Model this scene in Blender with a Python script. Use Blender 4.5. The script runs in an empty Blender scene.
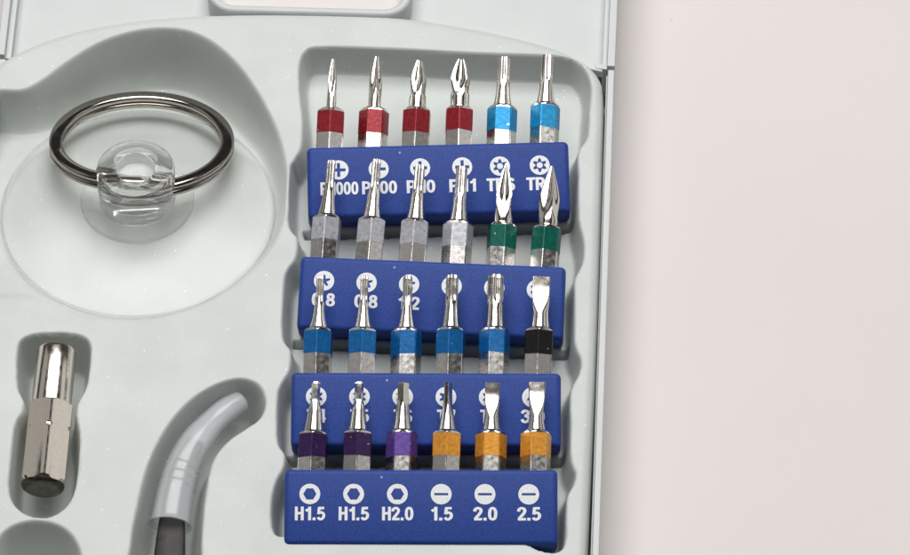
import bpy, bmesh, math, random
import numpy as np
from mathutils import Vector, Matrix
random.seed(7); np.random.seed(7)
S = 0.001                      # all modelling below is in millimetres
T = 13.0                       # height of the tray's top surface above the table
R = math.radians
scene = bpy.context.scene

# ---------------------------------------------------------------- camera
ELEV, YAW, DIST, FPX = R(56), R(2.5), 770.0, 5198.0
vdir = Vector((math.sin(YAW)*math.cos(ELEV), -math.cos(YAW)*math.cos(ELEV), math.sin(ELEV)))
TARGET = Vector((0, 0, T))
CAM = TARGET + vdir*DIST
cd = bpy.data.cameras.new('camera'); cam = bpy.data.objects.new('camera', cd)
scene.collection.objects.link(cam)
cd.sensor_width = 36; cd.lens = 36*FPX/910
cd.clip_start = 0.01; cd.clip_end = 50
cam.location = CAM*S
cam.rotation_euler = (-vdir).to_track_quat('-Z', 'Y').to_euler()
scene.camera = cam
c_fwd = -vdir
c_right = c_fwd.cross(Vector((0, 0, 1))).normalized()
c_up = c_right.cross(c_fwd)
def P(px, py, z):
    """point of the place at height z seen at photo pixel (px, py)"""
    d = c_fwd*FPX + c_right*(px-455) - c_up*(py-277.5)
    return CAM + d*((z-CAM.z)/d.z)

# ---------------------------------------------------------------- light
w = bpy.data.worlds.new('World'); scene.world = w; w.use_nodes = True
bg = w.node_tree.nodes['Background']
bg.inputs[0].default_value = (1.0, 0.98, 0.97, 1); bg.inputs[1].default_value = 0.03
def area(name, loc, target, sx, sy, power, col=(1, 1, 1)):
    l = bpy.data.lights.new(name, 'AREA'); l.shape = 'RECTANGLE'
    l.size = sx*S; l.size_y = sy*S; l.energy = power; l.color = col
    o = bpy.data.objects.new(name, l); scene.collection.objects.link(o)
    o.location = Vector(loc)*S
    o.rotation_euler = (Vector(target)-Vector(loc)).to_track_quat('-Z', 'Y').to_euler()
    return o
area('softbox', (-30, 225, 635), (-10, 10, T), 600, 540, 5.85, (1, 0.985, 0.97))
area('front_strip', (-10, -240, 570), (-20, 0, T), 440, 200, 0.12, (1, 0.985, 0.97))
area('side_left', (-600, 250, 330), (0, 120, T), 620, 320, 0.20, (1, 0.985, 0.97))
area('side_right', (600, 250, 330), (0, 120, T), 620, 320, 0.36, (1, 0.985, 0.97))
scene.view_settings.view_transform = 'Standard'
scene.view_settings.look = 'None'
scene.view_settings.exposure = 0; scene.view_settings.gamma = 1
scene.cycles.max_bounces = 16; scene.cycles.transmission_bounces = 16
scene.cycles.transparent_max_bounces = 24; scene.cycles.glossy_bounces = 6

# ---------------------------------------------------------------- helpers
def link(o):
    scene.collection.objects.link(o); return o
def mobj(name, me, mat, parent=None):
    o = bpy.data.objects.new(name, me); link(o)
    if mat and not me.materials: me.materials.append(mat)
    if parent: o.parent = parent
    return o
def from_bm(name, bm, mat, parent=None, smooth=True, angle=35):
    me = bpy.data.meshes.new(name)
    bmesh.ops.recalc_face_normals(bm, faces=bm.faces[:])
    for v in bm.verts: v.co *= S
    bm.to_mesh(me); bm.free()
    if smooth:
        me.polygons.foreach_set('use_smooth', [True]*len(me.polygons))
        me.set_sharp_from_angle(angle=R(angle))
    return mobj(name, me, mat, parent)
def thing(name, label, cat, loc, group=None, rot=None):
    o = bpy.data.objects.new(name, None); link(o)
    o.empty_display_size = 0.005
    if rot is None: o.location = Vector(loc)*S
    else:
        m = rot.to_4x4(); m.translation = Vector(loc)*S; o.matrix_world = m
    o['label'] = label; o['category'] = cat
    if group: o['group'] = group
    return o
def catmull(pts, n=10, closed=True):
    p = [np.array(q, float) for q in pts]; out = []
    N = len(p); rng = range(N) if closed else range(N-1)
    for i in rng:
        if closed: a, b, c, d = p[i-1], p[i], p[(i+1) % N], p[(i+2) % N]
        else: a, b, c, d = p[max(i-1, 0)], p[i], p[i+1], p[min(i+2, N-1)]
        for k in range(n):
            t = k/n
            out.append(.5*((2*b)+(-a+c)*t+(2*a-5*b+4*c-d)*t*t+(-a+3*b-3*c+d)*t**3))
    if not closed: out.append(p[-1])
    return np.array(out)
def sdf(X, Y, poly):
    """signed distance, positive inside"""
    best = np.full(X.shape, 1e18); inside = np.zeros(X.shape, bool)
    n = len(poly)
    for i in range(n):
        ax, ay = poly[i]; bx, by = poly[(i+1) % n]
        ex, ey = bx-ax, by-ay
        L = ex*ex+ey*ey
        if L < 1e-12: continue
        wx, wy = X-ax, Y-ay
        t = np.clip((wx*ex+wy*ey)/L, 0, 1)
        best = np.minimum(best, (wx-t*ex)**2+(wy-t*ey)**2)
        if ay != by:
            cond = ((ay > Y) != (by > Y)) & (X < (bx-ax)*(Y-ay)/(by-ay)+ax)
            inside ^= cond
    d = np.sqrt(best)
    return np.where(inside, d, -d)
def outline(px, z=T, n=8):
    c = catmull(px, n)
    return [tuple(P(a, b, z)[:2]) for a, b in c]
def loft(bm, rings, cap0=True, cap1=True):
    vs = [[bm.verts.new(v) for v in r] for r in rings]
    n = len(vs[0])
    for a, b in zip(vs, vs[1:]):
        for i in range(n):
            bm.faces.new((a[i], a[(i+1) % n], b[(i+1) % n], b[i]))
    if cap0: bm.faces.new(vs[0][::-1])
    if cap1: bm.faces.new(vs[-1])
def lathe(bm, prof, n=96, closed=False):
    """prof: (r, z); around z"""
    vs = []
    for r, z in prof:
        if r < 1e-6: vs.append([bm.verts.new((0, 0, z))])
        else: vs.append([bm.verts.new((r*math.cos(2*math.pi*k/n), r*math.sin(2*math.pi*k/n), z)) for k in range(n)])
    pairs = list(zip(vs, vs[1:])) + ([(vs[-1], vs[0])] if closed else [])
    for a, b in pairs:
        for i in range(n):
            j = (i+1) % n
            if len(a) == 1 and len(b) == 1: continue
            if len(a) == 1: bm.faces.new((a[0], b[j], b[i]))
            elif len(b) == 1: bm.faces.new((a[i], a[j], b[0]))
            else: bm.faces.new((a[i], a[j], b[j], b[i]))

# ---------------------------------------------------------------- materials
def mat(name):
    m = bpy.data.materials.new(name); m.use_nodes = True
    nt = m.node_tree; return m, nt, nt.nodes['Principled BSDF'], nt.nodes, nt.links
def set_(b, **k):
    for a, v in k.items(): b.inputs[a.replace('_', ' ')].default_value = v
def noise(nt, scale, detail=2, rough=.5, coord='Object'):
    tc = nt.nodes.new('ShaderNodeTexCoord'); n = nt.nodes.new('ShaderNodeTexNoise')
    n.inputs['Scale'].default_value = scale; n.inputs['Detail'].default_value = detail
    n.inputs['Roughness'].default_value = rough
    nt.links.new(tc.outputs[coord], n.inputs['Vector']); return n
def ramp(nt, src, stops):
    r = nt.nodes.new('ShaderNodeValToRGB')
    e = r.color_ramp.elements
    while len(e) < len(stops): e.new(.5)
    for el, (p, c) in zip(e, stops):
        el.position = p; el.color = (*c, 1) if len(c) == 3 else c
    nt.links.new(src, r.inputs[0]); return r
def bump(nt, src, b, strength, dist):
    n = nt.nodes.new('ShaderNodeBump'); n.inputs['Strength'].default_value = strength
    n.inputs['Distance'].default_value = dist
    nt.links.new(src, n.inputs['Height']); nt.links.new(n.outputs[0], b.inputs['Normal']); return n
def mixc(nt, fac, a, b):
    m = nt.nodes.new('ShaderNodeMix'); m.data_type = 'RGBA'
    for v, s in ((fac, 0), (a, 6), (b, 7)):
        if hasattr(v, 'is_linked') or hasattr(v, 'links'): nt.links.new(v, m.inputs[s])
        else: m.inputs[s].default_value = v if s == 0 else (*v, 1)
    return m.outputs[2]
def specks(nt, scale, lo, hi, keep):
    """1 on scattered small dots"""
    tc = nt.nodes.new('ShaderNodeTexCoord'); v = nt.nodes.new('ShaderNodeTexVoronoi')
    v.inputs['Scale'].default_value = scale
    nt.links.new(tc.outputs['Object'], v.inputs['Vector'])
    r = ramp(nt, v.outputs['Distance'], [(lo, (1, 1, 1)), (hi, (0, 0, 0))])
    sep = nt.nodes.new('ShaderNodeSeparateColor'); nt.links.new(v.outputs['Color'], sep.inputs[0])
    g = nt.nodes.new('ShaderNodeMath'); g.operation = 'LESS_THAN'; g.inputs[1].default_value = keep
    nt.links.new(sep.outputs[0], g.inputs[0])
    m = nt.nodes.new('ShaderNodeMath'); m.operation = 'MULTIPLY'
    nt.links.new(r.outputs[0], m.inputs[0]); nt.links.new(g.outputs[0], m.inputs[1])
    return m.outputs[0]

def plastic(name, col, var=.04, rough=.45, spk=True):
    m, nt, b, N, L = mat(name)
    n = noise(nt, 120, 4)
    c2 = tuple(min(1, c*(1+var)) for c in col); c1 = tuple(c*(1-var) for c in col)
    r = ramp(nt, n.outputs[0], [(.35, c1), (.65, c2)])
    out = r.outputs[0]
    if spk:
        out = mixc(nt, specks(nt, 1000, .06, .16, .07), out, (.92, .93, .90))
        out = mixc(nt, specks(nt, 2300, .10, .26, .06), out, (.80, .82, .79))
        out = mixc(nt, specks(nt, 420, .04, .09, .004), out, (.10, .10, .09))
    L.new(out, b.inputs['Base Color'])
    set_(b, Roughness=rough); b.inputs['Specular IOR Level'].default_value = .4
    n2 = noise(nt, 2600, 3)
    bump(nt, n2.outputs[0], b, .25, .00006)
    return m
M = {}
M['tray'] = plastic('tray_plastic', (.55, .583, .563))
M['shell'] = plastic('shell_plastic', (.545, .575, .57), .02, .4, False)
M['blue'] = None
m, nt, b, N, L = mat('blue_plastic')
n = noise(nt, 3600, 3)
r = ramp(nt, n.outputs[0], [(.3, (.017, .046, .225)), (.7, (.027, .070, .335))])
o_ = mixc(nt, specks(nt, 700, .08, .16, .05), r.outputs[0], (.30, .36, .62))
L.new(o_, b.inputs['Base Color']); set_(b, Roughness=.5)
b.inputs['Specular IOR Level'].default_value = .22
bump(nt, noise(nt, 2600, 2).outputs[0], b, .3, .00006)
M['blue'] = m
m, nt, b, N, L = mat('white_print')
L.new(ramp(nt, noise(nt, 5200, 4, .6).outputs[0], [(.33, (.45, .50, .66)), (.42, (.86, .88, .90))]).outputs[0], b.inputs['Base Color'])
set_(b, Roughness=.6); bump(nt, noise(nt, 2200, 2).outputs[0], b, .4, .00008); M['print'] = m

def metal(name, col, rough, speck=0., bmp=.1, scale=1800):
    m, nt, b, N, L = mat(name)
    n = noise(nt, scale, 4, .6)
    r = ramp(nt, n.outputs[0], [(.36, tuple(c*(1-speck) for c in col)), (.6, col)])
    L.new(r.outputs[0], b.inputs['Base Color'])
    b.inputs['Metallic'].default_value = 1
    oi = N.new('ShaderNodeObjectInfo')
    hv = N.new('ShaderNodeHueSaturation'); mr = N.new('ShaderNodeMapRange')
    mr.inputs[3].default_value = .84; mr.inputs[4].default_value = 1.1
    L.new(oi.outputs['Random'], mr.inputs[0]); L.new(mr.outputs[0], hv.inputs['Value'])
    L.new(r.outputs[0], hv.inputs['Color']); L.new(hv.outputs[0], b.inputs['Base Color'])
    va = N.new('ShaderNodeVectorMath'); va.operation = 'ADD'
    tcn = n.inputs['Vector'].links[0].from_socket
    L.new(tcn, va.inputs[0]); L.new(oi.outputs['Random'], va.inputs[1]); L.new(va.outputs[0], n.inputs['Vector'])
    rr = ramp(nt, noise(nt, scale*.4, 3).outputs[0], [(.3, (rough*.7,)*3), (.7, (rough*1.3,)*3)])
    L.new(rr.outputs[0], b.inputs['Roughness'])
    bump(nt, n.outputs[0], b, bmp, .00005)
    return m
M['chrome'] = metal('polished_nickel', (.82, .78, .72), .16, .08, .12)
M['shank'] = metal('brushed_steel', (.80, .77, .74), .25, .14, .09, 3600)
M['ring'] = metal('dark_nickel', (.50, .465, .42), .14, .1, .05)
M['adapter'] = metal('satin_nickel', (.84, .78, .69), .17, .04, .012, 3000)
M['endface'] = metal('dark_end_face', (.16, .145, .12), .38, .3, .3)  # the pocket's shade on the adapter's end, put into a darker metal
def paint(name, col, rough=.27):
    m, nt, b, N, L = mat(name)
    n = noise(nt, 1800, 4)
    r = ramp(nt, n.outputs[0], [(.3, tuple(c*.75 for c in col)), (.7, tuple(min(1, c*1.2) for c in col))])
    # small chips where the bare metal shows
    oi = N.new('ShaderNodeObjectInfo'); va = N.new('ShaderNodeVectorMath'); va.operation = 'ADD'
    tcn = n.inputs['Vector'].links[0].from_socket
    L.new(tcn, va.inputs[0]); L.new(oi.outputs['Random'], va.inputs[1])
    c = N.new('ShaderNodeTexNoise'); c.inputs['Scale'].default_value = 1100; c.inputs['Detail'].default_value = 5
    L.new(va.outputs[0], c.inputs['Vector']); L.new(va.outputs[0], n.inputs['Vector'])
    ch = ramp(nt, c.outputs[0], [(.69, (0, 0, 0)), (.72, (1, 1, 1))])
    L.new(mixc(nt, ch.outputs[0], r.outputs[0], (.72, .69, .65)), b.inputs['Base Color'])
    mm = N.new('ShaderNodeMath'); mm.operation = 'MULTIPLY_ADD'; mm.inputs[1].default_value = .6; mm.inputs[2].default_value = .35
    L.new(ch.outputs[0], mm.inputs[0]); L.new(mm.outputs[0], b.inputs['Metallic'])
    set_(b, Roughness=rough)
    bump(nt, n.outputs[0], b, .3, .00006)
    return m
M['red'] = paint('red_lacquer', (.30, .018, .028)); M['cyan'] = paint('light_blue_lacquer', (.02, .33, .66))
M['silver'] = paint('grey_lacquer', (.52, .53, .57)); M['green'] = paint('green_lacquer', (.005, .135, .10))
M['azure'] = paint('blue_lacquer', (.008, .145, .42)); M['black'] = paint('black_lacquer', (.012, .011, .011))
M['plum'] = paint('dark_purple_lacquer', (.045, .018, .095)); M['violet'] = paint('violet_lacquer', (.15, .075, .36))
M['orange'] = paint('orange_lacquer', (.85, .37, .05))
m, nt, b, N, L = mat('tweezer_black')
L.new(ramp(nt, noise(nt, 900, 4).outputs[0], [(.3, (.010, .0095, .009)), (.7, (.026, .025, .024))]).outputs[0], b.inputs['Base Color'])
set_(b, Roughness=.42); b.inputs['Specular IOR Level'].default_value = .3; M['tweezer'] = m
m, nt, b, N, L = mat('milky_sleeve')
set_(b, Base_Color=(.84, .86, .88, 1), Roughness=.2)
bump(nt, noise(nt, 500, 2).outputs[0], b, .15, .0001)
tr = N.new('ShaderNodeBsdfTransparent'); tr.inputs[0].default_value = (.93, .94, .95, 1)
mx = N.new('ShaderNodeMixShader'); mx.inputs[0].default_value = .33
L.new(tr.outputs[0], mx.inputs[1]); L.new(b.outputs[0], mx.inputs[2])
gl = N.new('ShaderNodeBsdfGlossy'); gl.inputs['Roughness'].default_value = .24
lw = N.new('ShaderNodeLayerWeight'); lw.inputs[0].default_value = .5
pw = N.new('ShaderNodeMath'); pw.operation = 'POWER'; pw.inputs[1].default_value = 3; L.new(lw.outputs['Facing'], pw.inputs[0])
ma = N.new('ShaderNodeMath'); ma.operation = 'MULTIPLY_ADD'; ma.inputs[1].default_value = .5; ma.inputs[2].default_value = .03; L.new(pw.outputs[0], ma.inputs[0])
mg = N.new('ShaderNodeMixShader'); L.new(ma.outputs[0], mg.inputs[0]); L.new(mx.outputs[0], mg.inputs[1]); L.new(gl.outputs[0], mg.inputs[2])
L.new(mg.outputs[0], N['Material Output'].inputs[0])
M['sleeve'] = m
m, nt, b, N, L = mat('clear_vinyl_knob')
set_(b, Base_Color=(.97, .98, .975, 1), Roughness=.04)
b.inputs['Transmission Weight'].default_value = 1; b.inputs['IOR'].default_value = 1.45
tr = N.new('ShaderNodeBsdfTransparent'); tr.inputs[0].default_value = (.97, .98, .975, 1)
mx = N.new('ShaderNodeMixShader'); mx.inputs[0].default_value = .78
L.new(tr.outputs[0], mx.inputs[1]); L.new(b.outputs[0], mx.inputs[2])
L.new(mx.outputs[0], N['Material Output'].inputs[0]); M['knob'] = m
m, nt, b, N, L = mat('clear_vinyl_edge')
set_(b, Base_Color=(.97, .98, .975, 1), Roughness=.04)
b.inputs['Transmission Weight'].default_value = 1; b.inputs['IOR'].default_value = 1.4
tr = N.new('ShaderNodeBsdfTransparent'); tr.inputs[0].default_value = (.98, .985, .98, 1)
mx = N.new('ShaderNodeMixShader'); mx.inputs[0].default_value = .30
L.new(tr.outputs[0], mx.inputs[1]); L.new(b.outputs[0], mx.inputs[2])
L.new(mx.outputs[0], N['Material Output'].inputs[0]); M['edge'] = m
m, nt, b, N, L = mat('frosted_vinyl')
set_(b, Base_Color=(.80, .81, .80, 1), Roughness=.35)
tr = N.new('ShaderNodeBsdfTransparent'); tr.inputs[0].default_value = (.97, .975, .97, 1)
mx = N.new('ShaderNodeMixShader'); mx.inputs[0].default_value = .22
L.new(tr.outputs[0], mx.inputs[1]); L.new(b.outputs[0], mx.inputs[2])
L.new(mx.outputs[0], N['Material Output'].inputs[0]); M['frost'] = m
m, nt, b, N, L = mat('clear_vinyl_disc')
tr = N.new('ShaderNodeBsdfTransparent'); tr.inputs[0].default_value = (.985, .985, .982, 1)
gl = N.new('ShaderNodeBsdfGlossy'); gl.inputs['Roughness'].default_value = .3
gl.inputs[0].default_value = (1, 1, 1, 1)
lw = N.new('ShaderNodeLayerWeight'); lw.inputs[0].default_value = .5
pw = N.new('ShaderNodeMath'); pw.operation = 'POWER'; pw.inputs[1].default_value = 3.0; L.new(lw.outputs['Facing'], pw.inputs[0])
fr = N.new('ShaderNodeMath'); fr.operation = 'MULTIPLY_ADD'; fr.inputs[1].default_value = .9; fr.inputs[2].default_value = .02
L.new(pw.outputs[0], fr.inputs[0])
mx = N.new('ShaderNodeMixShader')
L.new(fr.outputs[0], mx.inputs[0]); L.new(tr.outputs[0], mx.inputs[1]); L.new(gl.outputs[0], mx.inputs[2])
L.new(mx.outputs[0], N['Material Output'].inputs[0]); M['disc'] = m
m, nt, b, N, L = mat('table_surface')
a1 = noise(nt, 9, 5, .6)
r = ramp(nt, a1.outputs[0], [(.3, (.645, .602, .592)), (.7, (.69, .643, .634))])
o_ = mixc(nt, specks(nt, 160, .03, .07, .03), r.outputs[0], (.42, .39, .38))
L.new(o_, b.inputs['Base Color']); set_(b, Roughness=.55)
bump(nt, noise(nt, 700, 4).outputs[0], b, .12, .0001)
M['table'] = m

# ---------------------------------------------------------------- the table
bm = bmesh.new()
bmesh.ops.create_grid(bm, x_segments=2, y_segments=2, size=900)
tb = from_bm('table_surface', bm, M['table'], smooth=False)
tb['kind'] = 'structure'

# ---------------------------------------------------------------- the case
case = thing('tool_case', 'open pale grey plastic tool case holding the tray of bits', 'tool case', (-30, 0, 0))
inv = Matrix.Translation(-case.location)
def to_case(o):
    o.parent = case; o.matrix_parent_inverse = inv; return o

# where the bit holders stand
BD = 5.5
TILT = R(20)
def frame_axes(yaw):
    Xv = Vector((math.cos(yaw), math.sin(yaw), 0)); f = Vector((-math.sin(yaw), math.cos(yaw), 0))
    b_ = f*math.cos(TILT)+Vector((0, 0, 1))*math.sin(TILT); n_ = Xv.cross(b_)
    return Matrix((Xv, b_, n_)).transposed()
HW, HH, HT = 39.2, 11.1, 6.2
PITCH = 6.52
HOLD = [
    ((438.5, 179.5), 4.2, 'blue bit holder marked PH000 to TR6, farthest back in the tray',
     [('cross', 'PH000'), ('cross', 'PH00'), ('cross', 'PH0'), ('cross', 'PH1'), ('security', 'TR6'), ('security', 'TR6')]),
    ((431.5, 297.5), -.4, 'blue bit holder marked with 0.8 stars, behind the blue banded bits',
     [('star', '0.8'), ('star', '0.8'), ('star', '1.2'), ('torx', ''), ('torx', ''), ('torx', '')]),
    ((426.0, 409.5), 2.3, 'blue bit holder with triangle 3.0 mark, behind purple and orange bits',
     [('torx', 'T4'), ('torx', 'T5'), ('torx', 'T6'), ('torx', 'T7'), ('torx', 'T8'), ('triangle', '3.0')]),
    ((421.0, 507.0), 2.4, 'blue bit holder marked H1.5 to 2.5, nearest and fully readable',
     [('hexagon', 'H1.5'), ('hexagon', 'H1.5'), ('hexagon', 'H2.0'), ('slot', '1.5'), ('slot', '2.0'), ('slot', '2.5')]),
]
fl = T-BD
fcz = fl + HT*math.cos(TILT) + HH/2*math.sin(TILT)
HF = []
for (px, py), yaw, _, _ in HOLD:
    A = frame_axes(R(yaw)); HF.append((P(px, py, fcz) - A @ Vector((0, HH/2, HT)), A))

# tray: one moulded sheet with its pockets
EDGE = [(-6, 66), (8, 55), (30, 44), (60, 33), (100, 23), (160, 15), (230, 11.5), (310, 11.5), (390, 14),
        (440, 20), (500, 31), (550, 44), (582, 58), (600, 76), (603.5, 98), (602.5, 150), (598, 300), (592.5, 440),
        (587, 560), (583, 650), (300, 660), (-60, 660), (-62, 560), (-46, 400), (-30, 250), (-18, 130), (-12, 80)]
CUP = [(-40, 93), (0, 92.5), (24, 92), (44, 82), (70, 63), (100, 45), (130, 34.5), (160, 30.5), (190, 34), (216, 48),
       (240, 72), (262, 106), (277, 140), (284, 175), (283, 206), (273, 238), (248, 270), (206, 300),
       (150, 317), (95, 316), (48, 300), (5, 294), (-40, 294)]
BITS = [(301, 66), (306, 53), (322, 48), (400, 50), (480, 54), (560, 57), (580, 64), (589, 84), (588, 110), (586, 136),
        (577, 152), (577, 180), (577, 214), (579, 228), (582, 242), (581, 262), (573, 280), (573, 300), (573, 338), (575, 350), (579, 360),
        (578, 372), (569, 392), (569, 420), (569, 455), (571, 466), (574, 474), (572, 484), (565, 500), (564, 540), (556, 551),
        (540, 549), (515, 541), (430, 538), (340, 536), (290, 535), (275, 531), (273, 505), (277, 484), (285, 468), (286, 454), (279, 440),
        (279, 400), (282, 386), (291, 370), (292, 350), (284, 335), (285, 290), (288, 272), (297, 258), (299, 238), (290, 222),
        (291, 172), (296, 160), (303, 146), (304, 120), (301, 90)]
SOCK = [(19, 352), (24, 340), (40, 335), (70, 335), (86, 341), (89, 356), (85, 385), (76, 404), (75, 418), (78, 440), (75, 480),
        (66, 504), (46, 516), (24, 511), (11, 492), (13, 450), (17, 425), (24, 412), (25, 400), (19, 385)]
TWZ = [(122, 646), (133, 545), (140, 505), (150, 466), (168, 430), (190, 404), (214, 388), (238, 381), (256, 386), (263, 402), (258, 417),
       (243, 428), (225, 441), (211, 460), (204, 490), (199, 540), (194, 646)]
HOLE = [(-3, 560), (2, 540), (16, 528), (38, 524), (60, 530), (74, 546), (79, 575), (70, 605), (35, 615), (2, 600)]
res = 0.24
x0, x1 = P(-62, 300, T).x-2, P(606, 80, T).x+1.2
y0, y1 = P(300, 668, T).y, P(300, 8, T).y+2.5
xs = np.arange(x0, x1, res); ys = np.arange(y0, y1, res)
X, Y = np.meshgrid(xs, ys)
def sstep(t):
    t = np.clip(t, 0, 1); return t*t*t*(t*(6*t-15)+10)
def sst(t):
    t = np.clip(t, 0, 1)**.8; return t*t*(3-2*t)
Z = np.full(X.shape, T)
dE = sdf(X, Y, outline(EDGE))
# cup pocket: floor slopes down to the back
yF, yB = P(137, 316, T).y, P(137, 60, T).y
k = np.clip((Y-yF)/(yB-yF), 0, 1.15)
FLOOR = lambda yy: 0.7 + 6.2*np.clip((yy-yF)/(yB-yF), 0, 1.15) + 3.6*sst((np.clip((yy-yF)/(yB-yF), 0, 1.15)-.66)/.3)
dC = sdf(X, Y, outline(CUP))
Z = np.minimum(Z, T - FLOOR(Y)*sst((dC+.7)/(1.8+2.4*k)))
BD = 5.5
dB = sdf(X, Y, outline(BITS))
Z = np.minimum(Z, T - BD*sst((dB+.35)/1.5))
dS = sdf(X, Y, outline(SOCK))
Z = np.minimum(Z, T - 8.5*sst((dS+.35)/1.5))
dT = sdf(X, Y, outline(TWZ))
Z = np.minimum(Z, T - 8.5*sst((dT+.5)/2.4))
dH = sdf(X, Y, outline(HOLE))
Z = np.minimum(Z, T - 10*sst((dH+.7)/3.6))
# a slot under the front edge of each bit holder
for org, A in HF[:3]:
    ca, sa = A[0][0], A[1][0]
    lx, ly = (X-org.x)*ca+(Y-org.y)*sa, -(X-org.x)*sa+(Y-org.y)*ca
    dd = np.minimum(np.minimum(np.minimum(lx+HW/2+.9, HW/2+1.1-lx), np.minimum(ly+2.1, -.3-ly)), dB-.4)
    Z = np.minimum(Z, T-(BD+4.2)*sst((dd+.25)/.8))
# rounded outer edge, then the skirt
rr = 1.5
e = np.clip(rr-dE, 0, rr)
Z = Z - (rr-np.sqrt(np.maximum(rr*rr-e*e, 0)))
Z = np.where(dE < 0.02, np.minimum(Z, T-rr-7*sst((-dE+.02)/.5)), Z)
# soft sag of moulded plastic
Z += .05*np.sin(X*.11+1)*np.cos(Y*.09)
ny, nx = X.shape
co = np.stack([X.ravel(), Y.ravel(), Z.ravel()], 1)*S
idx = np.arange(nx*ny).reshape(ny, nx)
F = np.stack([idx[:-1, :-1], idx[:-1, 1:], idx[1:, 1:], idx[1:, :-1]], -1).reshape(-1, 4)
keep = (dE > -1.0)
kf = keep.ravel()[F].all(1); F = F[kf]
used = np.unique(F); remap = -np.ones(nx*ny, int); remap[used] = np.arange(len(used))
me = bpy.data.meshes.new('tray')
me.vertices.add(len(used)); me.vertices.foreach_set('co', co[used].ravel())
me.loops.add(len(F)*4); me.loops.foreach_set('vertex_index', remap[F].ravel())
me.polygons.add(len(F)); me.polygons.foreach_set('loop_start', np.arange(len(F))*4)
me.polygons.foreach_set('use_smooth', np.ones(len(F), bool))
me.update(); me.validate()
to_case(mobj('tray', me, M['tray']))
def tray_z(px, py):
    pass

# base shell: walls round the tray, the right one with its double rim
def prism(bm, poly, z0_, z1_):
    n = len(poly)
    a = [bm.verts.new((x, y, z0_)) for x, y in poly]; b_ = [bm.verts.new((x, y, z1_)) for x, y in poly]
    bm.faces.new(a[::-1]); bm.faces.new(b_)
    for i in range(n): bm.faces.new((a[i], a[(i+1) % n], b_[(i+1) % n], b_[i]))
def q2(*pts, z=T): return [tuple(P(a, b, z)[:2]) for a, b in pts]
bm = bmesh.new()
yb = P(608, 66, T).y; yf = -80.0
xr_b = P(614.5, 66, T).x; xr_f = P(599, 555, T).x + (P(599, 555, T).x-xr_b)*0.35
def xr(y): return xr_b + (xr_f-xr_b)*(y-yb)/(yf-yb)
wall = lambda o0, o1, ya, yc: [(xr(ya)-o0, ya), (xr(ya)-o1, ya), (xr(yc)-o1, yc), (xr(yc)-o0, yc)]
prism(bm, wall(0.0, 0.95, yf, yb), 1.0, T-.9)          # outer leaf
prism(bm, wall(0.95, 1.2, yf, yb-.3), 1.02, T-2.0)    # inner step
xl = P(-75, 400, T).x
prism(bm, [(xl-2, yf), (xl, yf), (xl+6, yb-2), (xl+4, yb-2)], 1.0, T-.9)
prism(bm, [(xl-2, yf-2), (xr_f, yf-2), (xr_f, yf-.02), (xl-2, yf-.02)], 1.0, T-.9)
prism(bm, [(xl-1.9, yf-1.9), (xr_f-.1, yf-1.9), (xr_b-.1, yb-.4), (xl+4.1, yb-2.1)], 0.0, .98)
base = from_bm('base_shell', bm, M['shell'], smooth=False)
bv = base.modifiers.new('bevel', 'BEVEL'); bv.width = .00028; bv.segments = 3; bv.limit_method = 'ANGLE'
to_case(base)

# lid lying open behind
bm = bmesh.new()
LZ = T-4.2
ytop = P(300, -260, LZ).y
lx0 = P(13, 30, LZ).x; xrl = P(617, 0, T).x
arc = [(8, 57), (30, 46), (60, 35), (100, 25), (160, 17), (230, 13.5), (310, 13.5), (390, 16), (440, 22), (500, 33), (550, 46), (582, 60), (606, 66)]
pl = [tuple(P(a, b, T-2.5)[:2]) for a, b in arc] + [(xrl-.5, ytop), (lx0, ytop)]
prism(bm, pl, LZ-1.6, LZ)
prism(bm, [(xrl-1.15, yb+.5), (xrl, yb+.5), (xrl+.5, ytop), (xrl-.65, ytop)], 0.5, T-.6)
prism(bm, [(xrl-1.9, yb+.8), (xrl-1.15, yb+.8), (xrl-.65, ytop), (xrl-1.4, ytop)], 0.52, T-1.9)
la = P(4, 52, T); lb = P(10, 0, T)
sl = (lb.x-la.x)/(lb.y-la.y)
prism(bm, [(la.x-1.1, la.y), (la.x, la.y), (la.x+sl*(ytop-la.y), ytop), (la.x-1.1+sl*(ytop-la.y), ytop)], 0.5, T-.6)
prism(bm, [(la.x, la.y+.3), (la.x+.9, la.y+.3), (la.x+.9+sl*(ytop-la.y), ytop), (la.x+sl*(ytop-la.y), ytop)], 0.52, T-2)
prism(bm, [(xrl-3.0, yb+.3), (xrl-1.2, yb+.1), (xrl-1.2, yb+.95), (xrl-3.0, yb+1.3)], 12, T-1.2)
lid = from_bm('lid', bm, M['shell'], smooth=False)
bv = lid.modifiers.new('bevel', 'BEVEL'); bv.width = .00028; bv.segments = 3; bv.limit_method = 'ANGLE'
to_case(lid)
# raised frame of the lid's carrying slot
def rrect(cx, cy, hx, hy, r, n=8):
    out = []
    for (sx, sy, a0) in ((1, 1, 0), (-1, 1, 90), (-1, -1, 180), (1, -1, 270)):
        for k_ in range(n+1):
            a = R(a0+90*k_/n); out.append((cx+sx*(hx-r)+r*math.cos(a), cy+sy*(hy-r)+r*math.sin(a)))
    return out
fz = T+.2
pa, pb_ = P(206, 0, fz), P(411, 6, fz)
pc = P(308, 13, fz)
cx = (pa.x+pb_.x)/2; hx = (pb_.x-pa.x)/2; hy = 9.0; cy = pc.y+hy
ang = math.atan2(P(400, 14, fz).y-P(215, 9, fz).y, P(400, 14, fz).x-P(215, 9, fz).x)
def rot2(p, c, a): x, y = p[0]-c[0], p[1]-c[1]; return (c[0]+x*math.cos(a)-y*math.sin(a), c[1]+x*math.sin(a)+y*math.cos(a))
bm = bmesh.new()
rings = []
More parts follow.
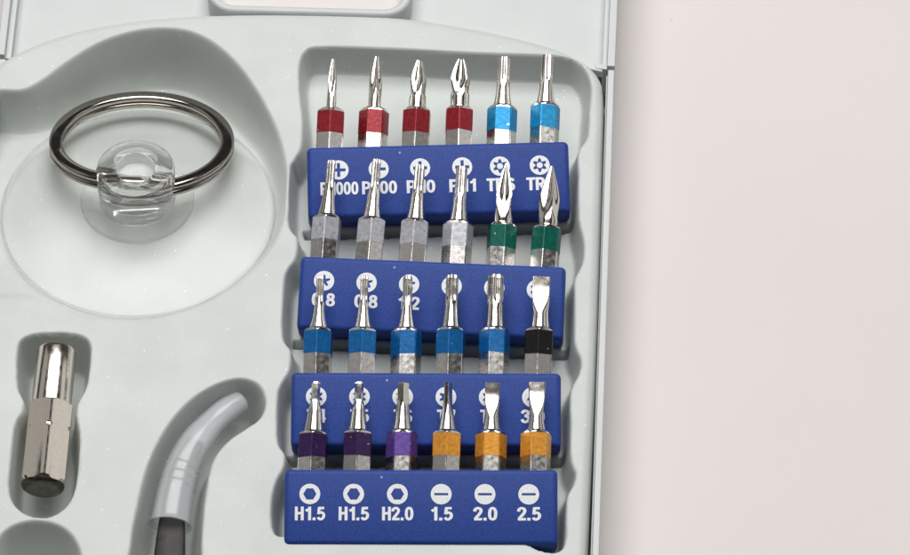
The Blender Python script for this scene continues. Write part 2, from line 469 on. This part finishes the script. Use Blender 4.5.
for ins, z in ((0, LZ), (0, fz-.5), (.15, fz-.15), (.5, fz), (.9, fz), (1.2, fz-.15), (1.35, fz-.5), (1.35, LZ)):
    rings.append([(*rot2(p, (cx, cy), ang), z) for p in rrect(cx, cy, hx-ins, hy-ins, 4.2-ins*.8)])
loft(bm, rings, False, False)
fr_ = to_case(from_bm('slot_frame', bm, M['shell'], angle=50))
bm = bmesh.new()
prism(bm, [rot2(p, (cx, cy), ang) for p in rrect(cx, cy, hx-1.34, hy-1.34, 3.0)], LZ+.02, LZ+.6)
to_case(from_bm('slot_panel', bm, M['table'], smooth=False))

# ---------------------------------------------------------------- bit holders
def holder_mesh():
    bm = bmesh.new()
    bmesh.ops.create_cube(bm, size=1)
    for v in bm.verts: v.co = Vector((v.co.x*HW, (v.co.y+.5)*HH, (v.co.z+.5)*HT))
    bmesh.ops.bevel(bm, geom=bm.edges[:], offset=.75, segments=4, profile=.5, affect='EDGES')
    for v in bm.verts: v.co *= S
    me = bpy.data.meshes.new('holder_body'); bm.to_mesh(me); bm.free()
    me.polygons.foreach_set('use_smooth', [True]*len(me.polygons)); me.set_sharp_from_angle(angle=R(40))
    me.materials.append(M['blue'])
    # six hexagon sockets from above, cut out of the block
    o = bpy.data.objects.new('tmp', me); link(o)
    bm = bmesh.new()
    for i in range(6):
        cxx = (i-2.5)*PITCH
        rg = []
        for yy in (HH-6.0, HH+2):
            rg.append([(cxx+2.42*math.cos(R(60*k_+30)), yy, HT/2+2.42*math.sin(R(60*k_+30))) for k_ in range(6)])
        loft(bm, rg)
    bmesh.ops.recalc_face_normals(bm, faces=bm.faces[:])
    for v in bm.verts: v.co *= S
    cm = bpy.data.meshes.new('tmpc'); bm.to_mesh(cm); bm.free()
    co_ = bpy.data.objects.new('tmpc', cm); link(co_)
    md = o.modifiers.new('b', 'BOOLEAN'); md.operation = 'DIFFERENCE'; md.object = co_; md.solver = 'EXACT'
    dg = bpy.context.evaluated_depsgraph_get(); dg.update()
    res_ = bpy.data.meshes.new_from_object(o.evaluated_get(dg))
    bpy.data.objects.remove(o); bpy.data.objects.remove(co_)
    res_.name = 'holder_body'
    return res_
def curve_mesh(make):
    o = make(); link(o)
    dg = bpy.context.evaluated_depsgraph_get(); dg.update()
    me = bpy.data.meshes.new_from_object(o.evaluated_get(dg)); bpy.data.objects.remove(o); return me
def loop(cx, cy, rx, ry, n=24):
    return [(cx+rx*math.copysign(abs(math.cos(2*math.pi*k/n))**.85, math.cos(2*math.pi*k/n)),
             cy+ry*math.copysign(abs(math.sin(2*math.pi*k/n))**.85, math.sin(2*math.pi*k/n))) for k in range(n+1)]
PB = ('c', [(.10, .90), (.24, .90), (.38, .89), (.48, .80), (.48, .60), (.38, .49), (.24, .47), (.10, .47)])
GLYPH = {   # advance, strokes ('l' straight, 'c' curved) on a cap height of 1
    'H': (.64, [('l', [(.1, 0), (.1, 1)]), ('l', [(.5, 0), (.5, 1)]), ('l', [(.1, .52), (.5, .52)])]),
    'P': (.62, [('l', [(.1, 0), (.1, 1)]), PB]),
    'R': (.66, [('l', [(.1, 0), (.1, 1)]), PB, ('l', [(.3, .48), (.52, 0)])]),
    'T': (.60, [('l', [(.29, 0), (.29, .9)]), ('l', [(0, .9), (.58, .9)])]),
    '0': (.62, [('p', loop(.29, .5, .19, .41))]),
    '1': (.56, [('l', [(.36, 0), (.36, 1)]), ('l', [(.36, .86), (.1, .68)])]),
    '2': (.62, [('c', [(.09, .66), (.12, .82), (.28, .91), (.45, .82), (.45, .62), (.30, .38), (.13, .16)]), ('l', [(.04, .1), (.54, .1)])]),
    '3': (.62, [('c', [(.08, .72), (.14, .86), (.28, .91), (.43, .84), (.43, .64), (.24, .53)]),
                ('c', [(.24, .53), (.45, .44), (.47, .22), (.29, .09), (.13, .14), (.07, .28)])]),
    '4': (.64, [('l', [(.42, 0), (.42, 1)]), ('l', [(.40, .95), (.08, .32)]), ('l', [(.0, .28), (.58, .28)])]),
    '5': (.62, [('l', [(.12, .9), (.5, .9)]), ('l', [(.17, .95), (.13, .45)]), ('c', [(.13, .50), (.28, .58), (.45, .49), (.47, .28), (.36, .12), (.2, .09), (.08, .22)])]),
    '6': (.62, [('c', [(.47, .76), (.38, .89), (.24, .88), (.12, .70), (.10, .40), (.14, .18), (.28, .09), (.44, .17), (.46, .38), (.34, .53), (.20, .50), (.12, .40)])]),
    '7': (.60, [('l', [(.04, .9), (.54, .9)]), ('l', [(.47, .88), (.24, 0)])]),
    '8': (.62, [('p', loop(.29, .73, .155, .18)), ('p', loop(.29, .29, .19, .20))]),
    '.': (.28, [('l', [(.1, 0), (.1, .21)])]),
}
def text_mesh(txt, cap, sx):
    """printed figures as flat strokes of ink"""
    SW = .20
    adv = sum(GLYPH[c][0] for c in txt)*sx
    bm = bmesh.new(); x = -adv/2; kz = 0
    for c in txt:
        a, strokes = GLYPH[c]
        for kind, pts in strokes:
            q = catmull(pts, 5, False) if kind == 'c' else np.array(pts, float)
            n = len(q); row = []
            closed = kind == 'p'
            for i in range(n):
                if closed: t = q[(i+1) % (n-1)]-q[(i-1) % (n-1)]
                else: t = q[min(i+1, n-1)]-q[max(i-1, 0)]
                t = t/np.linalg.norm(t); nn = np.array([-t[1], t[0]])*SW/2*np.array([1.0, .92])
                row.append([bm.verts.new(((x+(q[i][0]+sg*nn[0])*sx)*cap, (q[i][1]+sg*nn[1]-.5)*cap, kz)) for sg in (1, -1)])
            for u, v in zip(row, row[1:]):
                f = bm.faces.new((u[0], u[1], v[1], v[0]))
            kz += .003
        x += a*sx
    for f in bm.faces:
        f.normal_update()
        if f.normal.z < 0: f.normal_flip()
    for v in bm.verts: v.co *= S
    me = bpy.data.meshes.new('size_marking'); bm.to_mesh(me); bm.free(); me.materials.append(M['print']); return me
def circ(r, n=40, a0=0): return [(r*math.cos(2*math.pi*k/n+a0), r*math.sin(2*math.pi*k/n+a0)) for k in range(n)]
def lobes(r0, r1, n, a0=R(90), m=8):
    return [((r0+(r1-r0)*(.5+.5*math.cos(2*math.pi*k/m)))*math.cos(2*math.pi*k/(n*m)+a0),
             (r0+(r1-r0)*(.5+.5*math.cos(2*math.pi*k/m)))*math.sin(2*math.pi*k/(n*m)+a0)) for k in range(n*m)]
def plus(a, t): return [(t, t), (a, t), (a, -t), (t, -t), (t, -a), (-t, -a), (-t, -t), (-a, -t), (-a, t), (-t, t), (-t, a), (t, a)]
SYM = {
    'cross': [circ(1.5), plus(1.05, .24)],
    'security': [circ(1.5), lobes(.62, 1.12, 6), circ(.46, 24)],
    'star': [circ(1.5), lobes(.36, .98, 5, R(90), 6)],
    'torx': [circ(1.5), lobes(.55, 1.05, 6)],
    'hexagon': [circ(1.5), circ(.95, 6)],
    'slot': [circ(1.5), [(1.0, .17), (-1.0, .17), (-1.0, -.17), (1.0, -.17)]],
    'triangle': [circ(1.5), circ(.98, 3, R(90))],
}
sym_cache = {}
def sym_mesh(kind):
    if kind in sym_cache: return sym_cache[kind]
    def mk():
        c = bpy.data.curves.new('s', 'CURVE'); c.dimensions = '2D'; c.fill_mode = 'BOTH'; c.extrude = .02*S
        for pts in SYM[kind]:
            sp = c.splines.new('POLY'); sp.points.add(len(pts)-1); sp.use_cyclic_u = True
            for q, (x, y) in zip(sp.points, pts): q.co = (x*S, y*S, 0, 1)
        return bpy.data.objects.new('s', c)
    me = curve_mesh(mk); me.name = 'drive_symbol'; me.materials.clear(); me.materials.append(M['print'])
    sym_cache[kind] = me; return me

hold_me = holder_mesh()
frames = HF
SYMX = [[-14.9, -8.9, -2.7, 3.6, 9.25, 15.2], None, None, None]
for hi, ((px, py), yaw, lab, marks) in enumerate(HOLD):
    org, A = HF[hi]
    h = thing('bit_holder', lab, 'bit holder', org, 'blue bit holders in the tray', A)
    mobj('holder_body', hold_me, M['blue'], h)
    for i, (kind, txt) in enumerate(marks):
        x = (i-2.5)*6.28-.25
        if SYMX[hi]: x = SYMX[hi][i]
        s_ = mobj('drive_symbol', sym_mesh(kind), M['print'], h); s_.location = Vector((x, HH-3.7, HT+.022))*S
        if txt:
            t_ = mobj('size_marking', text_mesh(txt, 2.0, .92 if len(txt) > 4 else (1.06 if len(txt) == 4 else 1.16)), M['print'], h)
            t_.location = Vector((x+.1, HH-6.55, HT+.022))*S

# ---------------------------------------------------------------- bits
NR = 48
def neck(s, L, rn, r0=1.5, fl_=.5):
    """radius of the round neck: concave from the shoulder to rn"""
    t = min(1, s/(L*fl_)); return rn+(r0-rn)*(1-t)**2.2
def tip_mesh(kind, L, rn, rt, r0=1.45, TE=.70, FL=.5, TH=.2):
    bm = bmesh.new(); rings = []
    ns = 44
    ss = [L*k/ns for k in range(ns+1)]
    for s in ss:
        u = s/L; rb = neck(s, L, rn, r0, FL)
        ring = []
        for k in range(NR):
            a = 2*math.pi*k/NR
            if kind == 'cross':
                u0 = .10 if TE > .8 else .24; uu = max(0, (u-u0)/(1-u0))
                base = rb if u < u0+.12 else rb+(rt-rb)*min(1, (u-u0-.12)/.2)
                env = min(base, max(.10, rt*(1-max(0, (uu-.40)/.60)**(1.25 if TE > .8 else 1.5)*TE)))
                dep = (.55 if TE > .8 else .60)*min(1, uu/.45)**.8
                f = abs(math.sin(2*a))**(1.1 if TE > .8 else 1.3)
                r = env*(1-dep*f)
                x, z = r*math.cos(a), r*math.sin(a)
            elif kind == 'torx':
                q = min(1, max(0, (u-.38)/.25)); q = q*q*(3-2*q)
                env = rb+(rt-rb)*q
                if u > .97: env *= .90
                r = env*(1-.27*q*(.5-.5*math.cos(6*a)))
                x, z = r*math.cos(a), r*math.sin(a)
            elif kind == 'hex':
                q = min(1, max(0, (u-.40)/.25)); q = q*q*(3-2*q)
                am = (a+R(30)) % R(60)-R(30)
                hexr = rt*math.cos(R(30))/math.cos(am)
                r = rb*(1-q)+hexr*q
                if u > .98: r *= .9
                x, z = r*math.cos(a), r*math.sin(a)
            else:
                q = min(1, max(0, (u-.30)/.55)); q = 1-(1-q)**2.2
                q2 = min(1, max(0, (u-.30)/.26)); wdt = rb+(rt-rb)*q2*q2*(3-2*q2)
                if kind == 'flared': wdt = rb+(rt-rb)*min(1, max(0, (u-.36)/.60))**.8
                th = rb+(TH-rb)*q
                ca, sa = math.cos(a), math.sin(a); ex = 1-.78*q
                x = wdt*math.copysign(abs(ca)**ex, ca); z = th*math.copysign(abs(sa)**ex, sa)
            ring.append((x, s, z))
        rings.append(ring)
    loft(bm, rings)
    bmesh.ops.recalc_face_normals(bm, faces=bm.faces[:])
    for v in bm.verts: v.co *= S
    me = bpy.data.meshes.new('tip'); bm.to_mesh(me); bm.free()
    me.polygons.foreach_set('use_smooth', [True]*len(me.polygons)); me.set_sharp_from_angle(angle=R(48))
    me.materials.append(M['chrome']); return me
def hexring(r, y, ch=0): return [(r*math.cos(R(60*k)), y, r*math.sin(R(60*k))) for k in range(6)]
def hexround(r, y, n=NR, mix=1.):
    out = []
    for k in range(n):
        a = 2*math.pi*k/n; am = (a+R(0)) % R(60)-R(30)
        hr = r*math.cos(R(30))/math.cos(am); rc = r*.86
        q = min(hr, rc*1.12) if mix else hr
        out.append((q*math.cos(a), y, q*math.sin(a)))
    return out
HR = 2.29
def bevel_prism(name, y0_, y1_, r, mtl):
    bm = bmesh.new(); loft(bm, [hexring(r, y0_), hexring(r, y1_)])
    vert = [e for e in bm.edges if abs(e.verts[0].co.y-e.verts[1].co.y) > .1]
    bmesh.ops.bevel(bm, geom=vert, offset=.14, segments=2, profile=.5, affect='EDGES')
    bmesh.ops.recalc_face_normals(bm, faces=bm.faces[:])
    for v in bm.verts: v.co *= S
    me = bpy.data.meshes.new(name); bm.to_mesh(me); bm.free()
    me.materials.append(mtl); return me
def shank_mesh(vis):
    me = bevel_prism('shank', -5.8, vis-.02, HR, M['shank'])
    return me
def shoulder_into(me_tip, y): pass
def collar_mesh(r1=1.5):
    bm = bmesh.new(); rings = []
    for k_ in range(6):
        t = k_/5
        hr = []
        for k in range(NR):
            a = 2*math.pi*k/NR; am = a % R(60)-R(30)
            rh = HR*.985*math.cos(R(30))/math.cos(am)
            lim = 2.29-(2.29-r1)*t**1.2
            r = min(rh, lim)
            hr.append((r*math.cos(a), .62*t, r*math.sin(a)))
        rings.append(hr)
    loft(bm, rings)
    bmesh.ops.recalc_face_normals(bm, faces=bm.faces[:])
    for v in bm.verts: v.co *= S
    me = bpy.data.meshes.new('shoulder'); bm.to_mesh(me); bm.free()
    me.polygons.foreach_set('use_smooth', [True]*len(me.polygons)); me.set_sharp_from_angle(angle=R(30))
    me.materials.append(M['chrome']); return me
collar = collar_mesh()
band_cache = {}
def band(vis, mtl):
    me = bevel_prism('colour_band', vis-3.5, vis-.06, HR+.035, mtl)
    rnd = random.Random(int(vis*1000)+hash_(mtl.name)); sl, ph = rnd.uniform(-.05, .05), rnd.uniform(0, 6.28)
    for v in me.vertices:                    # the lacquer's lower edge is never quite straight
        if v.co.y < (vis-2)*S:
            an = math.atan2(v.co.z, v.co.x); v.co.y += (.10*math.sin(an+ph)+.07*math.sin(3*an+2*ph)+sl)*S
    return me
def hash_(t): return sum(ord(c)*31**i for i, c in enumerate(t)) % 9973
shank_cache = {}
# (kind, tip length, neck r, tip r, band, roll, label)
ROWS = [
    (5.6, [('cross', 7.3, .85, .74, 'red', 30, 'red banded cross tip bit with the thinnest tip, leftmost in the back row'),
           ('cross', 7.6, 1.0, .98, 'red', 6, 'red banded cross tip bit with slim tip, second from left at the back'),
           ('cross', 6.9, 1.22, 1.35, 'red', 26, 'red banded cross tip bit with medium tip, third from left at the back'),
           ('cross', 6.9, 1.5, 1.72, 'red', 32, 'red banded cross tip bit with the widest tip, beside the light blue bits'),
           ('torx', 7.0, 1.0, .92, 'cyan', 4, 'light blue banded star tip bit next to the red banded ones'),
           ('torx', 7.0, .98, .90, 'cyan', 12, 'light blue banded star tip bit at the right end of the back row')]),
    (6.1, [('torx', 7.6, .80, .72, 'silver', 24, 'grey banded star tip bit in front of the PH000 marking'),
           ('torx', 8.2, .82, .72, 'silver', 35, 'grey banded star tip bit in front of the PH00 marking'),
           ('torx', 7.6, .90, .84, 'silver', 28, 'grey banded star tip bit in front of the PH0 marking'),
           ('torx', 7.6, .92, .86, 'silver', 8, 'grey banded star tip bit in front of the PH1 marking'),
           ('cross', 8.4, 1.5, 1.6, 'green', 44, 'green banded pointed cross tip bit beside the grey banded bits'),
           ('cross', 8.4, 1.5, 1.6, 'green', 20, 'green banded pointed cross tip bit at the right end of its row')]),
    (6.7, [('torx', 7.6, .74, .60, 'azure', 24, 'blue banded star tip bit at the left end of its row, over first 0.8'),
           ('torx', 7.6, .76, .64, 'azure', 30, 'blue banded star tip bit over the second 0.8 marking'),
           ('torx', 7.6, .80, .70, 'azure', 8, 'blue banded star tip bit over the 1.2 marking'),
           ('torx', 7.6, 1.0, .95, 'azure', 22, 'blue banded star tip bit, fourth from left, with medium wide tip'),
           ('torx', 7.6, 1.2, 1.22, 'azure', 10, 'blue banded star tip bit with the widest tip, beside the black banded bit'),
           ('flat', 7.5, 1.15, 1.28, 'black', 26, 'black banded flat blade bit at the right end of its row')]),
    (5.7, [('hex', 6.9, .95, .64, 'plum', 25, 'dark purple banded hex bit at the left end of the front row'),
           ('hex', 6.7, .95, .64, 'plum', 32, 'dark purple banded hex bit beside the lighter violet banded bit'),
           ('hex', 6.6, 1.05, .92, 'violet', 4, 'violet banded hex bit beside the orange banded bits'),
           ('flat', 6.7, .95, .75, 'orange', 30, 'orange banded flat bit turned edge on, next to the violet banded bit'),
           ('flat', 6.7, .95, 1.05, 'orange', 2, 'orange banded flat blade bit between two other orange banded bits'),
           ('flared', 6.8, .95, 1.28, 'orange', 12, 'orange banded flared flat blade bit at the right end of the front row')]),
]
BPITCH = (6.46, 6.52, 6.44, 6.44); BOFF = (-.12, 0, .15, .3); DV = (.45, .3, 0, 0); DL = (.65, .9, .4, .5); LEAN = (-3.6, -1.2, -1.6, -1.8)
BLADE_ROLL = {(2, 5): 3, (3, 3): 66, (3, 4): 2, (3, 5): -8}
for ri, (vis, row) in enumerate(ROWS):
    org, A = frames[ri]
    for i, (kind, Lt, rn, rt, colr, roll, lab) in enumerate(row):
        lx = (i-2.5)*BPITCH[ri]+BOFF[ri]
        loc = org + A @ Vector((lx, HH, HT/2))
        dx, dz = LEAN[ri]+random.uniform(-.8, .8), random.uniform(-.6, .6)
        Q = A @ Matrix.Rotation(R(dx), 3, 'Z') @ Matrix.Rotation(R(dz), 3, 'X') @ Matrix.Rotation(R(roll), 3, 'Y')
        v_ = round(vis+DV[ri]+random.uniform(-.12, .12), 2)
        bt = thing('screwdriver_bit', lab, 'screwdriver bit', loc, 'small screwdriver bits standing in the holders', Q)
        mobj('shank', shank_mesh(v_), M['shank'], bt)
        mobj('colour_band', band(v_, M[colr]), M[colr], bt)
        sh = mobj('shoulder', collar, M['chrome'], bt); sh.location = Vector((0, v_, 0))*S
        tp = mobj('tip', tip_mesh(kind, Lt+DL[ri], rn, rt, TE=.88 if colr == 'green' else .66, FL={'silver': .68, 'plum': .72, 'green': .2, 'violet': .5}.get(colr, .5), TH=.36 if (ri, i) == (3, 3) else .2), M['chrome'], bt); tp.location = Vector((0, v_+.5, 0))*S
        if (ri, i) in BLADE_ROLL: tp.rotation_euler = (0, R(BLADE_ROLL[(ri, i)]-roll), 0)

# ---------------------------------------------------------------- suction cup
RC = 20.4
ctr = P(138.3, 214, T-2.6)
cup_tilt = R(-6.5)
Acup = Matrix.Rotation(cup_tilt, 3, 'X')
cup = thing('suction_cup', 'clear plastic suction cup with a drilled knob, lying in its round recess', 'suction cup', ctr, None, Acup)
def dome(r): return 2.5*(1-(r/RC)**2)
bm = bmesh.new()
up = []
for r in [5.0, 6, 7, 7.6, 8.0, 8.25, 8.4, 8.45, 8.6, 8.65, 8.8]+[9.2+(RC-9.2)*k_/20 for k_ in range(21)]:
    z = dome(r)+.55
    up.append((r, z))
up += [(RC+.12, .42), (RC+.15, .2), (RC, .02)]
low = [(RC-.5, .0)] + [(RC-1-(RC-6)*k_/20, dome(RC-1-(RC-6)*k_/20)-.25) for k_ in range(20)] + [(5.0, dome(5)-.25)]
lathe(bm, up+low, 160, True)
from_bm('cup_disc', bm, M['disc'], cup, angle=28)
bm = bmesh.new()
fb = dome(7)+.58
lathe(bm, [(0, fb), (8.3, fb), (8.5, fb+.15), (8.5, fb+.5), (8.35, fb+.68), (8.1, fb+.72), (7.8, fb+.62), (7.6, fb+.5), (5.6, fb+.5), (0, fb+.5)], 96)
from_bm('flange', bm, M['edge'], cup, angle=50)
bm = bmesh.new()
lathe(bm, [(RC+.1+.24*math.cos(2*math.pi*q/12), .28+.24*math.sin(2*math.pi*q/12)) for q in range(12)], 160, True)
from_bm('rim', bm, M['edge'], cup, angle=80)
bm = bmesh.new()
hb = 3.4
prof = [(0, hb), (5.5, hb), (5.7, hb+.25), (5.7, hb+2.6), (5.8, hb+2.75), (5.85, hb+3.0), (5.85, hb+6.6), (5.72, hb+6.85), (5.4, hb+7.0),
        (3.05, hb+7.0), (2.9, hb+6.9), (2.85, hb+6.6), (2.85, hb+4.9), (2.6, hb+4.7), (0, hb+4.7)]
lathe(bm, prof, 72)
knob = from_bm('knob', bm, M['knob'], cup, angle=40)
bm = bmesh.new()
lathe(bm, [(2.80, hb+6.85), (2.78, hb+5.0), (2.5, hb+4.78), (0, hb+4.76), (0, hb+4.72), (2.55, hb+4.73), (2.84, hb+4.98), (2.845, hb+6.85)], 64, True)
from_bm('knob_hole', bm, M['frost'], cup, angle=50)
# cross hole for the ring
bm = bmesh.new()
HZ = hb+3.1
loft(bm, [[(sx, 1.4*math.cos(2*math.pi*k/32)-.2, HZ+1.4*math.sin(2*math.pi*k/32)) for k in range(32)] for sx in (-9, 9)])
cut = from_bm('tmpcut', bm, None, cup)
md = knob.modifiers.new('b', 'BOOLEAN'); md.operation = 'DIFFERENCE'; md.object = cut; md.solver = 'EXACT'
dg = bpy.context.evaluated_depsgraph_get(); dg.update()
nm = bpy.data.meshes.new_from_object(knob.evaluated_get(dg))
knob.modifiers.clear(); old = knob.data; knob.data = nm; nm.name = 'knob'
bpy.data.objects.remove(cut)

# ---------------------------------------------------------------- key ring
front = ctr + Acup @ Vector((-.35, -.55, HZ-.2))
RR = 12.95; rtilt = R(-22.5)
Ar = Matrix.Rotation(rtilt, 3, 'X')
rc = front + Ar @ Vector((0, RR, 0))
kr = bpy.data.objects.new('key_ring', None)
bm = bmesh.new(); rings = []
turns = 2.05; nst = 300
for k_ in range(nst+1):
    u = k_/nst; th = 2*math.pi*turns*u+R(-99)
    zc = (u-.5)*turns*.88*1.0
    # flat helix: each turn level, stepping over near its end
    ph = u*turns
    lev = math.floor(ph)+max(0, (ph % 1-.82)/.18)
    zc = (min(lev, turns)-.75)*1.14
    d = Vector((math.cos(th), math.sin(th), 0))
    sc_ = 1.0 if .006 < u < .994 else .75
    ring = []
    for q in range(16):
        a = 2*math.pi*q/16
        cr = math.copysign(abs(math.cos(a))**.7, math.cos(a))*1.03*sc_; cz = math.copysign(abs(math.sin(a))**.7, math.sin(a))*.56*sc_
        v = d*(RR+cr)+Vector((0, 0, zc+cz)); ring.append(tuple(v))
    rings.append(ring)
loft(bm, rings)
ko = from_bm('key_ring', bm, M['ring'], None, angle=50)
bpy.data.objects.remove(kr)
ko.name = 'key_ring'
mm = Ar.to_4x4(); mm.translation = rc*S; ko.matrix_world = mm
ko['label'] = 'steel split key ring threaded through the knob of the suction cup'; ko['category'] = 'key ring'

# ---------------------------------------------------------------- socket adapter
a_top = P(57, 351, T+.3); a_bot = P(42.5, 489, T-2.2)
ax = (a_top-a_bot); LA = ax.length; ax.normalize()
sx_ = ax.cross(Vector((0, 0, 1))).normalized(); nz = sx_.cross(ax)
Aad = Matrix((sx_, ax, nz)).transposed()
ad = thing('bit_adapter', 'steel hexagon socket adapter lying in its recess under the suction cup', 'bit adapter', a_bot, None, Aad)
bm = bmesh.new(); n = 72
def hx_ring(y, rcap, rh=3.62, c=1):
    out = []
    for k in range(n):
        a = 2*math.pi*k/n; am = (a+R(36)) % R(60)-R(30)
        out.append((min(rh*math.cos(R(30))/math.cos(am), rcap)*math.cos(a), y, min(rh*math.cos(R(30))/math.cos(am), rcap)*math.sin(a)))
    return out
hl = LA*.595; nk = hl*.68
loft(bm, [hx_ring(.1, 2.6), hx_ring(.5, 3.15), hx_ring(.95, 3.6), hx_ring(nk-.3, 3.6), hx_ring(nk-.12, 3.42), hx_ring(nk+.12, 3.42),
          hx_ring(nk+.3, 3.6), hx_ring(hl-.35, 3.6), hx_ring(hl-.1, 3.3), hx_ring(hl, 3.0)])
from_bm('hex_shank', bm, M['adapter'], ad, angle=20)
bm = bmesh.new()
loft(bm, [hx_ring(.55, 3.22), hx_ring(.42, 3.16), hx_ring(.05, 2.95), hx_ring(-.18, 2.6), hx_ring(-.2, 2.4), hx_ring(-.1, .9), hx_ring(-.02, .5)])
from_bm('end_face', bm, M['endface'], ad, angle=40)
bm = bmesh.new()
def cr_(r, y): return [(r*math.cos(2*math.pi*k/n), y, r*math.sin(2*math.pi*k/n)) for k in range(n)]
loft(bm, [cr_(2.9, hl-.3), cr_(2.92, hl+.5), cr_(2.92, LA-.3), cr_(2.75, LA), cr_(2.1, LA), cr_(2.0, LA-.2), cr_(1.95, LA-5)])
from_bm('socket_sleeve', bm, M['adapter'], ad, angle=30)

# ---------------------------------------------------------------- tweezers and their cover
SLV = [(170, 526, T-2.0, 2.95), (173, 507, T-2.0, 2.8), (177, 487, T-2.0, 2.68), (182, 469, T-2.0, 2.55), (189, 453, T-2.0, 2.42), (199, 437, T-2.2, 2.25),
       (213, 421, T-2.6, 1.9), (226, 410, T-3.0, 1.9), (236, 403.5, T-3.3, 1.8), (240.5, 401, T-3.5, 1.72)]
def sweep(path, nper, ring_fn):
    pts = [(*P(a, b, z), r) for a, b, z, r in path]
    c = catmull([tuple(p) for p in pts], nper, False)
    rings = []
    for i, p in enumerate(c):
        t = Vector(c[min(i+1, len(c)-1)][:3])-Vector(c[max(i-1, 0)][:3]); t.normalize()
        s_ = t.cross(Vector((0, 0, 1))).normalized(); u_ = s_.cross(t)
        rings.append((Vector(p[:3]), s_, u_, p[3], i/(len(c)-1)))
    return [ring_fn(*r) for r in rings]
bm = bmesh.new()
def tube_ring(o, s_, u_, r, f, k_=1., flat=.8, n=36):
    rip = 1.0
    for c0 in (.22, .275, .335):
        rip += .05*math.exp(-((f-c0)/.008)**2)
    if f < .03: rip += .09*(1-f/.03)
    rr_ = r*rip*k_
    return [tuple(o+s_*(rr_*math.cos(2*math.pi*q/n))+u_*(rr_*flat*math.sin(2*math.pi*q/n))) for q in range(n)]
outer = sweep(SLV, 14, tube_ring)
inner = sweep(SLV, 14, lambda o, s_, u_, r, f: tube_ring(o, s_, u_, r-.32, f))
endc = Vector(np.mean(np.array(outer[-1]), 0))
tipn = (Vector(np.mean(np.array(outer[-1]), 0))-Vector(np.mean(np.array(outer[-4]), 0))).normalized()
def shrink(r, k_, adv): return [tuple(endc+(Vector(v)-endc)*k_+tipn*adv) for v in r]
loft(bm, inner[::-1][3:]+outer+[shrink(outer[-1], .9, .22), shrink(outer[-1], .6, .3)], True, True)
sl_ = from_bm('tip_cover', bm, M['sleeve'], None, angle=60)
sl_['label'] = 'milky translucent plastic tip cover bent to the right over the tweezers'; sl_['category'] = 'tip cover'
tz = thing('tweezers', 'black bent tweezers reaching into the milky tip cover at the front edge', 'tweezers', P(168, 600, T-6))
TWP = [(166, 640, T-2.4, 2.5), (168, 585, T-2.3, 2.35), (170.5, 545, T-2.2, 2.1), (173, 515, T-2.1, 1.75), (177, 489, T-2.0, 1.6), (182, 469, T-2.0, 1.45), (190, 453, T-2.0, 1.3), (196, 442, T-2.1, 1.2)]
for side in (-1, 1):
    bm = bmesh.new()
    def arm(o, s_, u_, r, f):
        c = []
        x0_, x1_ = -r, r
        h_ = max(.3, r*.22); o = o+u_*(side*r*.3)
        b_ = .22*r
        for (x, y) in ((x0_+b_, -h_), (x1_-b_, -h_), (x1_, -h_+b_*.5), (x1_, h_-b_*.5), (x1_-b_, h_), (x0_+b_, h_), (x0_, h_-b_*.5), (x0_, -h_+b_*.5)):
            c.append(tuple(o+s_*x+u_*y))
        return c
    loft(bm, sweep(TWP, 8, arm))
    o = from_bm('tweezer_arm', bm, M['tweezer'], None, angle=30)
    o.parent = tz; o.matrix_parent_inverse = Matrix.Translation(-tz.location)
